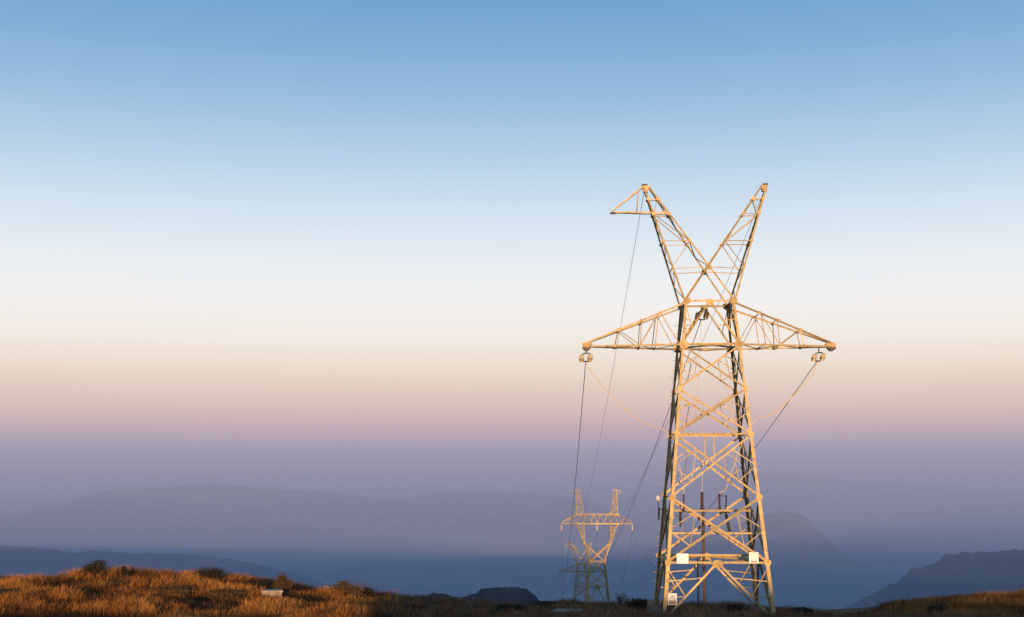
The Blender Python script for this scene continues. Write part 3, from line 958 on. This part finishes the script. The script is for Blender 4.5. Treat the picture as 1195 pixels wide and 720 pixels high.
FM = Matrix.Translation((22.0, 424, -40.4)) @ Matrix.Rotation(-math.radians(7), 4, 'Z')
farL, farR, farC = FM @ Vector((-6.8, 0, 6.1)), FM @ Vector((6.2, 0, 6.1)), FM @ Vector((-0.3, 0, 8.4))
fpL, fpR, fbr = FM @ Vector((-3.4, 0, 15.8)), FM @ Vector((3.4, 0, 15.8)), FM @ Vector((-5.3, 0, 14.2))
wire(endL, farL, 7.5, 0.022, 'dark power line dropping steeply from under the left arm tip of the near pylon')
wire(endR, farR, 7.5, 0.022, 'dark power line running down-left from under the right arm tip of the near pylon')
wire(endC, farC, 7.5, 0.022, 'dark power line running down-left through the body of the near pylon from its waist')
wire(tw(-3.42, 0, 15.6), fpL, 6.0, 0.014, 'thin earth wire dropping from the top of the hooked left horn', 'earth_wire', 'earth wire')
wire(tw(3.42, 0, 15.6), fpR, 6.0, 0.014, 'thin earth wire dropping from the top of the right horn through the pylon', 'earth_wire', 'earth wire')
A = 'power lines beyond the far pylons'
nxt = [(27.5, 700, -84), (39, 700, -84), (46, 700, -84)]
for p, q, w_ in zip(gins, nxt, ('left', 'middle', 'right')):
    wire(p, q, 11, 0.03, 'faint line falling away behind the goblet-shaped pylon from its %s insulator' % w_, group=A)
wire(gins[2], (62, 430, -52), 3.5, 0.025, 'faint line sagging rightwards from the right insulator of the goblet-shaped pylon', group=A)
for p, q, w_ in ((farL, (-12, 800, -97), 'left arm tip'), (farR, (0, 800, -97), 'right arm tip'), (farC, (-6, 800, -93), 'waist')):
    wire(p, q, 12, 0.03, 'faint line running down-left beyond the farthest pylon from its %s' % w_, group=A)


def poly_wire(pts, r, lab, name, cat, group=None, mat='jumper'):
    P = [Vector(p) for p in pts]
    res = []
    for i in range(len(P) - 1):
        a = P[max(i - 1, 0)]; b = P[i]; c = P[i + 1]; d = P[min(i + 2, len(P) - 1)]
        for k in range(8):
            t = k / 8
            res.append(0.5 * ((2 * b) + (c - a) * t + (2 * a - 5 * b + 4 * c - d) * t * t + (3 * b - a - 3 * c + d) * t ** 3))
    res.append(P[-1])
    return tag(MB().rod(res, r, 6).build(name, M[mat]), lab, cat, group)


G = 'slack jumper cables of the near pylon'
poly_wire([endL, tw(-6.51, 0.5, 5.19), tw(-5.46, 0.5, 3.93), tw(-4.36, 0.5, 2.87), tw(-3.41, 0.6, 2.24), tw(-2.3, 0.8, 1.8), tw(-1.7, 0.9, 0.2), tw(-1.42, 0.52, -1.0), tw(-1.42, 0.52, -1.62)], 0.028,
          'thin orange-lit slack cable curving from the left arm tip in to the pylon body', 'jumper_cable', 'cable', G)
poly_wire([endR, tw(5.88, 0.5, 4.97), tw(5.24, 0.5, 4.3), tw(4.51, 0.5, 3.53), tw(3.54, 0.5, 2.81), tw(2.5, 0.5, 2.3), tw(1.6, 0.8, 0.4), tw(1.0, 0.52, -1.2), tw(0.56, 0.52, -1.6)], 0.028,
          'thin orange-lit slack cable curving from the right arm tip in to the pylon body', 'jumper_cable', 'cable', G)
poly_wire([endC, tw(-0.35, 0.7, 6.0), tw(-0.55, 0.6, 3.4), tw(-0.2, 0.55, 1.2), tw(-0.35, 0.52, -0.6), tw(-0.40, 0.52, -1.52)], 0.016,
          'thin dark cable hanging down the middle of the near pylon to the platform', 'jumper_cable', 'cable', G)

# ------------------------------------------------------------ signs
def sign(u, z, w, h, lab, v=None):
    v = -hw(z) - 0.06 if v is None else v
    t = on_tower('sign', u, v, z)
    tag(t, lab, 'sign')
    MB().box((0, 0, 0), w, 0.012, h, bev=0.004).build('plate', M['white'], t)
    return t


sign(-1.86, -4.95, 0.62, 0.52, 'blank white rectangular plate on the left of the lowest cross beam')
s2 = sign(1.90, -4.90, 0.50, 0.58, 'white plate with a faded red ring and red bar, right end of lowest cross beam')
m = MB()
vs, fs = [], []
for k in range(28):
    q = 2 * math.pi * k / 28
    for r in (0.145, 0.185):
        for y in (-0.0065, -0.0095):
            vs.append((r * math.cos(q), y, 0.09 + r * math.sin(q)))
for k in range(28):
    a, b = 4 * k, 4 * ((k + 1) % 28)
    fs += [(a + 1, a + 3, b + 3, b + 1), (a, a + 1, b + 1, b), (a + 3, a + 2, b + 2, b + 3)]
m.add(vs, fs).build('ring', M['faded_red'], s2)
for dx, w_ in ((-0.075, 0.13), (0.075, 0.13)):
    MB().box((dx * 1.1, -0.0085, -0.20), w_, 0.004, 0.1).build('red_bar', M['red'], s2)
m = MB()
for a, b in (((-0.06, 0.05), (0.02, 0.14)), ((0.02, 0.14), (0.05, 0.03)), ((-0.06, 0.05), (0.09, 0.02))):
    m.rod([(a[0], -0.009, 0.02 + a[1]), (b[0], -0.009, 0.02 + b[1])], 0.008, 4)
m.build('symbol', M['faded_red'], s2)
s3 = sign(-2.46, -7.02, 0.48, 0.60, 'white warning sign with a dark triangle and brown panel, low beside the front left leg', v=-3.12)
m = MB()
tri = [Vector((0, -0.0095, 0.2)), Vector((-0.165, -0.0095, -0.08)), Vector((0.165, -0.0095, -0.08))]
for k in range(3):
    m.rod([tri[k], tri[(k + 1) % 3]], 0.013, 4)
m.rod([(0.01, -0.0095, 0.13), (-0.03, -0.0095, 0.03), (0.03, -0.0095, 0.03), (-0.01, -0.0095, -0.05)], 0.01, 4)
m.build('triangle', M['black'], s3)
MB().box((0, -0.0085, -0.185), 0.40, 0.004, 0.15).build('lower_panel', M['ochre'], s3)
MB().box((0, -0.012, -0.145), 0.30, 0.003, 0.016).build('text_line', M['black'], s3)

# ------------------------------------------------------------ stones and slabs
def slab(x, y, w, d, h, rz, lab, mat, name, seed):
    rng = random.Random(seed)
    z = gz(x, y)
    t = empty(name, (x, y, z), rz)
    tag(t, lab, 'slab')
    m = MB().box((0, 0, h * 0.5 - 0.1), w * 0.92, d * 0.9, h + 0.2, bev=0.04)
    m.v = [(a + rng.uniform(-.03, .03), b + rng.uniform(-.03, .03), c + rng.uniform(-.02, .02)) for a, b, c in m.v]
    m.build('block', mat, t)
    m = MB().box((0.02, 0, h + 0.06), w, d, 0.13, bev=0.03)
    m.v = [(a + rng.uniform(-.03, .03), b + rng.uniform(-.03, .03), c + rng.uniform(-.015, .015)) for a, b, c in m.v]
    m.build('cap', mat, t)
    return t


slab(-15.4, 85.5, 1.35, 1.1, 0.62, 0.25, 'pale stone block with a flat cap among the sunlit grass', M['stone'], 'stone_block', 4)
slab(3.05, 74, 1.6, 1.4, 0.26, -0.2, 'low flat concrete slab in the dark scrub left of the near pylon', M['concrete'], 'concrete_slab', 5)

# ------------------------------------------------------------ grass and scrub
rng = np.random.default_rng(7)


def blades(n, xr, yr, keep, hmin, hmax, width, lean, tone_fn, hill=None):
    x = rng.uniform(xr[0], xr[1], n)
    y = rng.uniform(yr[0], yr[1], n)
    k = keep(x, y) > rng.random(n)
    x, y = x[k], y[k]
    return x, y


def tufts(name, x, y, per, hmul, hmin, hmax, width, lean, spread, tone, mat):
    n = len(x)
    z = ground_z(x, y)
    X = np.repeat(x, per) + rng.normal(0, spread, n * per)
    Y = np.repeat(y, per) + rng.normal(0, spread, n * per)
    Z = np.repeat(z, per) - 0.04
    H = rng.uniform(hmin, hmax, n * per) * np.repeat(hmul, per)
    a = rng.uniform(0, 2 * np.pi, n * per)
    ln = rng.uniform(0.1, 1.0, n * per) * lean * H
    dx, dy = np.cos(a) * ln, np.sin(a) * ln
    b = a + np.pi / 2 + rng.normal(0, 0.8, n * per)
    wx, wy = np.cos(b) * width / 2, np.sin(b) * width / 2
    base1 = np.stack([X - wx, Y - wy, Z], 1)
    base2 = np.stack([X + wx, Y + wy, Z], 1)
    mid1 = np.stack([X + dx * 0.4 - wx * 0.8, Y + dy * 0.4 - wy * 0.8, Z + H * 0.6], 1)
    mid2 = np.stack([X + dx * 0.4 + wx * 0.8, Y + dy * 0.4 + wy * 0.8, Z + H * 0.6], 1)
    tip = np.stack([X + dx, Y + dy, Z + H], 1)
    v = np.stack([base1, base2, mid1, mid2, tip], 1).reshape(-1, 3)
    i = np.arange(n * per) * 5
    f = np.concatenate([np.stack([i, i + 1, i + 3], 1), np.stack([i, i + 3, i + 2], 1), np.stack([i + 2, i + 3, i + 4], 1)])
    T = np.repeat(tone, per) + rng.normal(0, 0.2, n * per)
    return np_mesh(name, v, f, mat, attr=np.repeat(T, 5))


def in_view(x, y):
    return (np.abs(x) < 0.40 * y + 9).astype(float)


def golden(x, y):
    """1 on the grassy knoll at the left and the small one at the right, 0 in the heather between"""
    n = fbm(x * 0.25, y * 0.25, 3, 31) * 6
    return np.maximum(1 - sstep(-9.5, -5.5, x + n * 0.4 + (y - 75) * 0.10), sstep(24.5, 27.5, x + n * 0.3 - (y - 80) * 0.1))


n = 120000
x = rng.uniform(-48, 48, n); y = 56 + 46 * rng.random(n)
clump = fbm(x * 0.42, y * 0.42, 4, 41)
keep = in_view(x, y) * golden(x, y) * np.clip(0.75 + 1.2 * clump, 0.35, 1)
k = keep > rng.random(n)
x, y, clump = x[k], y[k], clump[k]
big = fbm(x * 0.16, y * 0.16, 3, 55)
tufts('grass', x, y, 7, 0.80 + 1.1 * np.clip(clump + 0.15, -0.25, 0.6), 0.24, 0.72, 0.036, 0.70, 0.11, 0.37 + 0.95 * clump + 0.6 * big, M['grass'])
g_ = bpy.data.objects['grass']
tag(g_, 'long dry golden grass covering the sunlit hilltop', 'grass', kind='stuff')
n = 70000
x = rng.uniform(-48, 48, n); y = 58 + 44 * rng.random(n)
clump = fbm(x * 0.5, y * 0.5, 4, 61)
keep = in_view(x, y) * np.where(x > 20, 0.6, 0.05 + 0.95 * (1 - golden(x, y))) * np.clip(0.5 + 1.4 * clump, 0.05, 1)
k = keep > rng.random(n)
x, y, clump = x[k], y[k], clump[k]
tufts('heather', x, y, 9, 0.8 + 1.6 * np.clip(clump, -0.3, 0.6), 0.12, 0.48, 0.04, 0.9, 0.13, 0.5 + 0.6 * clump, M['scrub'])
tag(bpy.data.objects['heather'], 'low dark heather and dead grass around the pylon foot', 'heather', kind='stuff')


# ------------------------------------------------------------ shrubs
def shrub(x, y, w, h, seed, lab, mat='leaf', tall=False, sparse=False, group='shrubs on the hilltop'):
    r = np.random.default_rng(seed)
    z = gz(x, y) - 0.05
    w, h = (w * 1.15, h * 1.28) if y > 85 and x < -9 else (w, h * 0.9)
    t = empty('shrub', (x, y, z), 0)
    tag(t, lab, 'shrub', group)
    # stems
    m = MB()
    tips = []
    nst = 5 if tall else 9
    for i in range(nst):
        a = r.uniform(0, 2 * math.pi)
        q = math.sqrt(r.random()) * w * (0.18 if tall else 0.42)
        tp = Vector((math.cos(a) * q, math.sin(a) * q, h * r.uniform(0.65, 0.98) * (1 - 0.35 * (q / (w * 0.5)) ** 2)))
        mid = Vector((tp.x * 0.35, tp.y * 0.35, tp.z * 0.5))
        m.rod([(0, 0, -0.1), mid, tp], [0.035, 0.022, 0.008], 5)
        tips.append(tp)
        for _ in range(3):
            e = mid.lerp(tp, r.uniform(0.2, 0.9)) + Vector((r.normal() * w * 0.15, r.normal() * w * 0.15, abs(r.normal()) * h * 0.1))
            m.rod([mid.lerp(tp, 0.3), e], [0.012, 0.005], 4)
            tips.append(e)
    m.build('stem', M['bark'], t)
    # leaf clumps round the twig tips
    nl = (260 if sparse else 3000)
    c = np.array([tuple(tips[i]) for i in r.integers(0, len(tips), nl)])
    cl = r.normal(0, 1, (nl, 3)) * np.array([w * 0.10, w * 0.10, h * 0.10])
    p = c + cl
    nf = nl // 3
    u = r.random(nf) * 2 * math.pi
    q = np.sqrt(r.random(nf))
    if not sparse:
        sx_ = 0.5 if not tall else 0.28
        hh = (1 - (q ** 2) * 0.45) * h * r.uniform(0.05, 0.9, nf)
        p[:nf] = np.stack([np.cos(u) * q * w * sx_, np.sin(u) * q * w * sx_, hh], 1)
    p[:, 2] = np.abs(p[:, 2])
    p[:, 2] = np.where(p[:, 2] > h, h - (p[:, 2] - h), p[:, 2])
    s = r.uniform(0.03, 0.07, nl)
    d1 = r.normal(0, 1, (nl, 3)); d1 /= np.linalg.norm(d1, axis=1)[:, None]
    d2 = r.normal(0, 1, (nl, 3)); d2 -= d1 * (d1 * d2).sum(1)[:, None]; d2 /= np.linalg.norm(d2, axis=1)[:, None]
    v = np.stack([p - d1 * s[:, None], p + d2 * s[:, None] * 0.5, p + d1 * s[:, None], p - d2 * s[:, None] * 0.5], 1).reshape(-1, 3)
    i = np.arange(nl) * 4
    f = np.stack([i, i + 1, i + 2, i + 3], 1)
    tone = np.repeat(0.5 + r.normal(0, 0.16, nl), 4)
    o = np_mesh('foliage', v, f, M[mat], attr=tone)
    o.parent = t
    return t


SH = [(-33.5, 89, 0.8, 0.55, 'small dark shrub on the skyline at the far left end of the golden hill', {}),
      (-27.6, 88, 1.35, 1.1, 'round dark green shrub on the crest, leftmost large one on the golden skyline', {}),
      (-25.6, 88, 0.38, 0.85, 'narrow pointed shrub on the crest just right of the leftmost round one', dict(tall=True)),
      (-20.1, 88, 1.7, 1.0, 'wide dark shrub on the crest, halfway from the leftmost round one to the stone block', {}),
      (-16.9, 87, 0.95, 0.85, 'dark shrub close to the left of the stone block', {}),
      (-15.0, 87.6, 0.95, 1.35, 'small brown tree-like shrub rising right behind the stone block', dict(mat='leaf_brown')),
      (-11.0, 90, 1.75, 1.05, 'broad brown shrub on the skyline where the golden slope starts to drop', dict(mat='leaf_brown')),
      (-9.8, 91, 0.6, 0.75, 'small shrub right of the broad brown one on the falling skyline', {}),
      (-30.5, 80, 1.3, 0.75, 'dark shrub low at the left edge among golden grass', {}),
      (-27.3, 79, 1.9, 0.8, 'wide dark shrub in the golden grass near the lower left corner', dict(mat='leaf_brown')),
      (-21.0, 82, 2.5, 0.85, 'largest brown-black shrub patch in the middle of the golden slope', dict(mat='leaf_brown')),
      (-19.3, 78, 1.7, 0.6, 'dark shrub low on the golden slope below and right of the largest patch', {}),
      (-17.6, 82, 2.2, 0.9, 'rounded russet shrub on the golden slope left of the stone block', dict(mat='leaf_brown')),
      (-10.4, 80, 1.3, 0.6, 'dark shrub at the shaded right end of the golden slope', {}),
      (-5.7, 74, 1.6, 0.6, 'dark shrub at the bottom edge where sunlight gives way to shade', {}),
      (-0.3, 76, 1.7, 0.75, 'black-looking shrub in the shade below the small brown hills', {}),
      (5.4, 78, 1.5, 0.55, 'dark shrub in shade between the concrete slab and the near pylon', {}),
      (8.2, 85, 2.2, 0.95, 'dark shrub on the skyline directly left of the near pylon foot', {}),
      (7.2, 88, 0.9, 1.35, 'bare twiggy shrub standing up on the skyline left of the near pylon', dict(sparse=True)),
      (2.5, 92, 1.7, 0.7, 'low dark shrub on the skyline below the goblet-shaped pylon', {}),
      (9.3, 68.8, 0.9, 0.5, 'dark shrub in front of the near pylon by the warning sign leg', {}),
      (12.6, 76, 1.5, 0.8, 'dark shrub seen between the front legs of the near pylon', {}),
      (16.7, 77, 1.3, 0.7, 'dark shrub on the skyline right of the near pylon foot', {}),
      (-31.5, 85, 1.3, 0.6, 'dark russet shrub on the golden slope below the far left skyline', dict(mat='leaf_brown')),
      (-25.0, 85, 1.7, 0.6, 'flat russet shrub on the golden slope under the leftmost round crest shrub', dict(mat='leaf_brown')),
      (-13.4, 82, 1.5, 0.65, 'russet shrub in front of and right of the stone block', dict(mat='leaf_brown')),
      (-13.4, 76, 1.6, 0.6, 'dark russet shrub at the bottom edge of the golden slope, left of the shade line', dict(mat='leaf_brown')),
      (22.3, 84, 0.7, 0.9, 'thin twiggy shrub on the low dark skyline right of the near pylon', dict(sparse=True)),
      (19.2, 74, 1.2, 0.6, 'flat dark shrub at the bottom edge, well right of the near pylon', {}),
      (26.8, 84, 1.4, 0.75, 'dark shrub at the left edge of the small golden rise on the right', {}),
      (28.4, 86, 0.8, 0.6, 'small dark shrub on top of the small golden rise at the right', {})]
for i, (x, y, w, h, lab, kw) in enumerate(SH):
    shrub(x, y, w, h, 100 + i, lab, **kw)
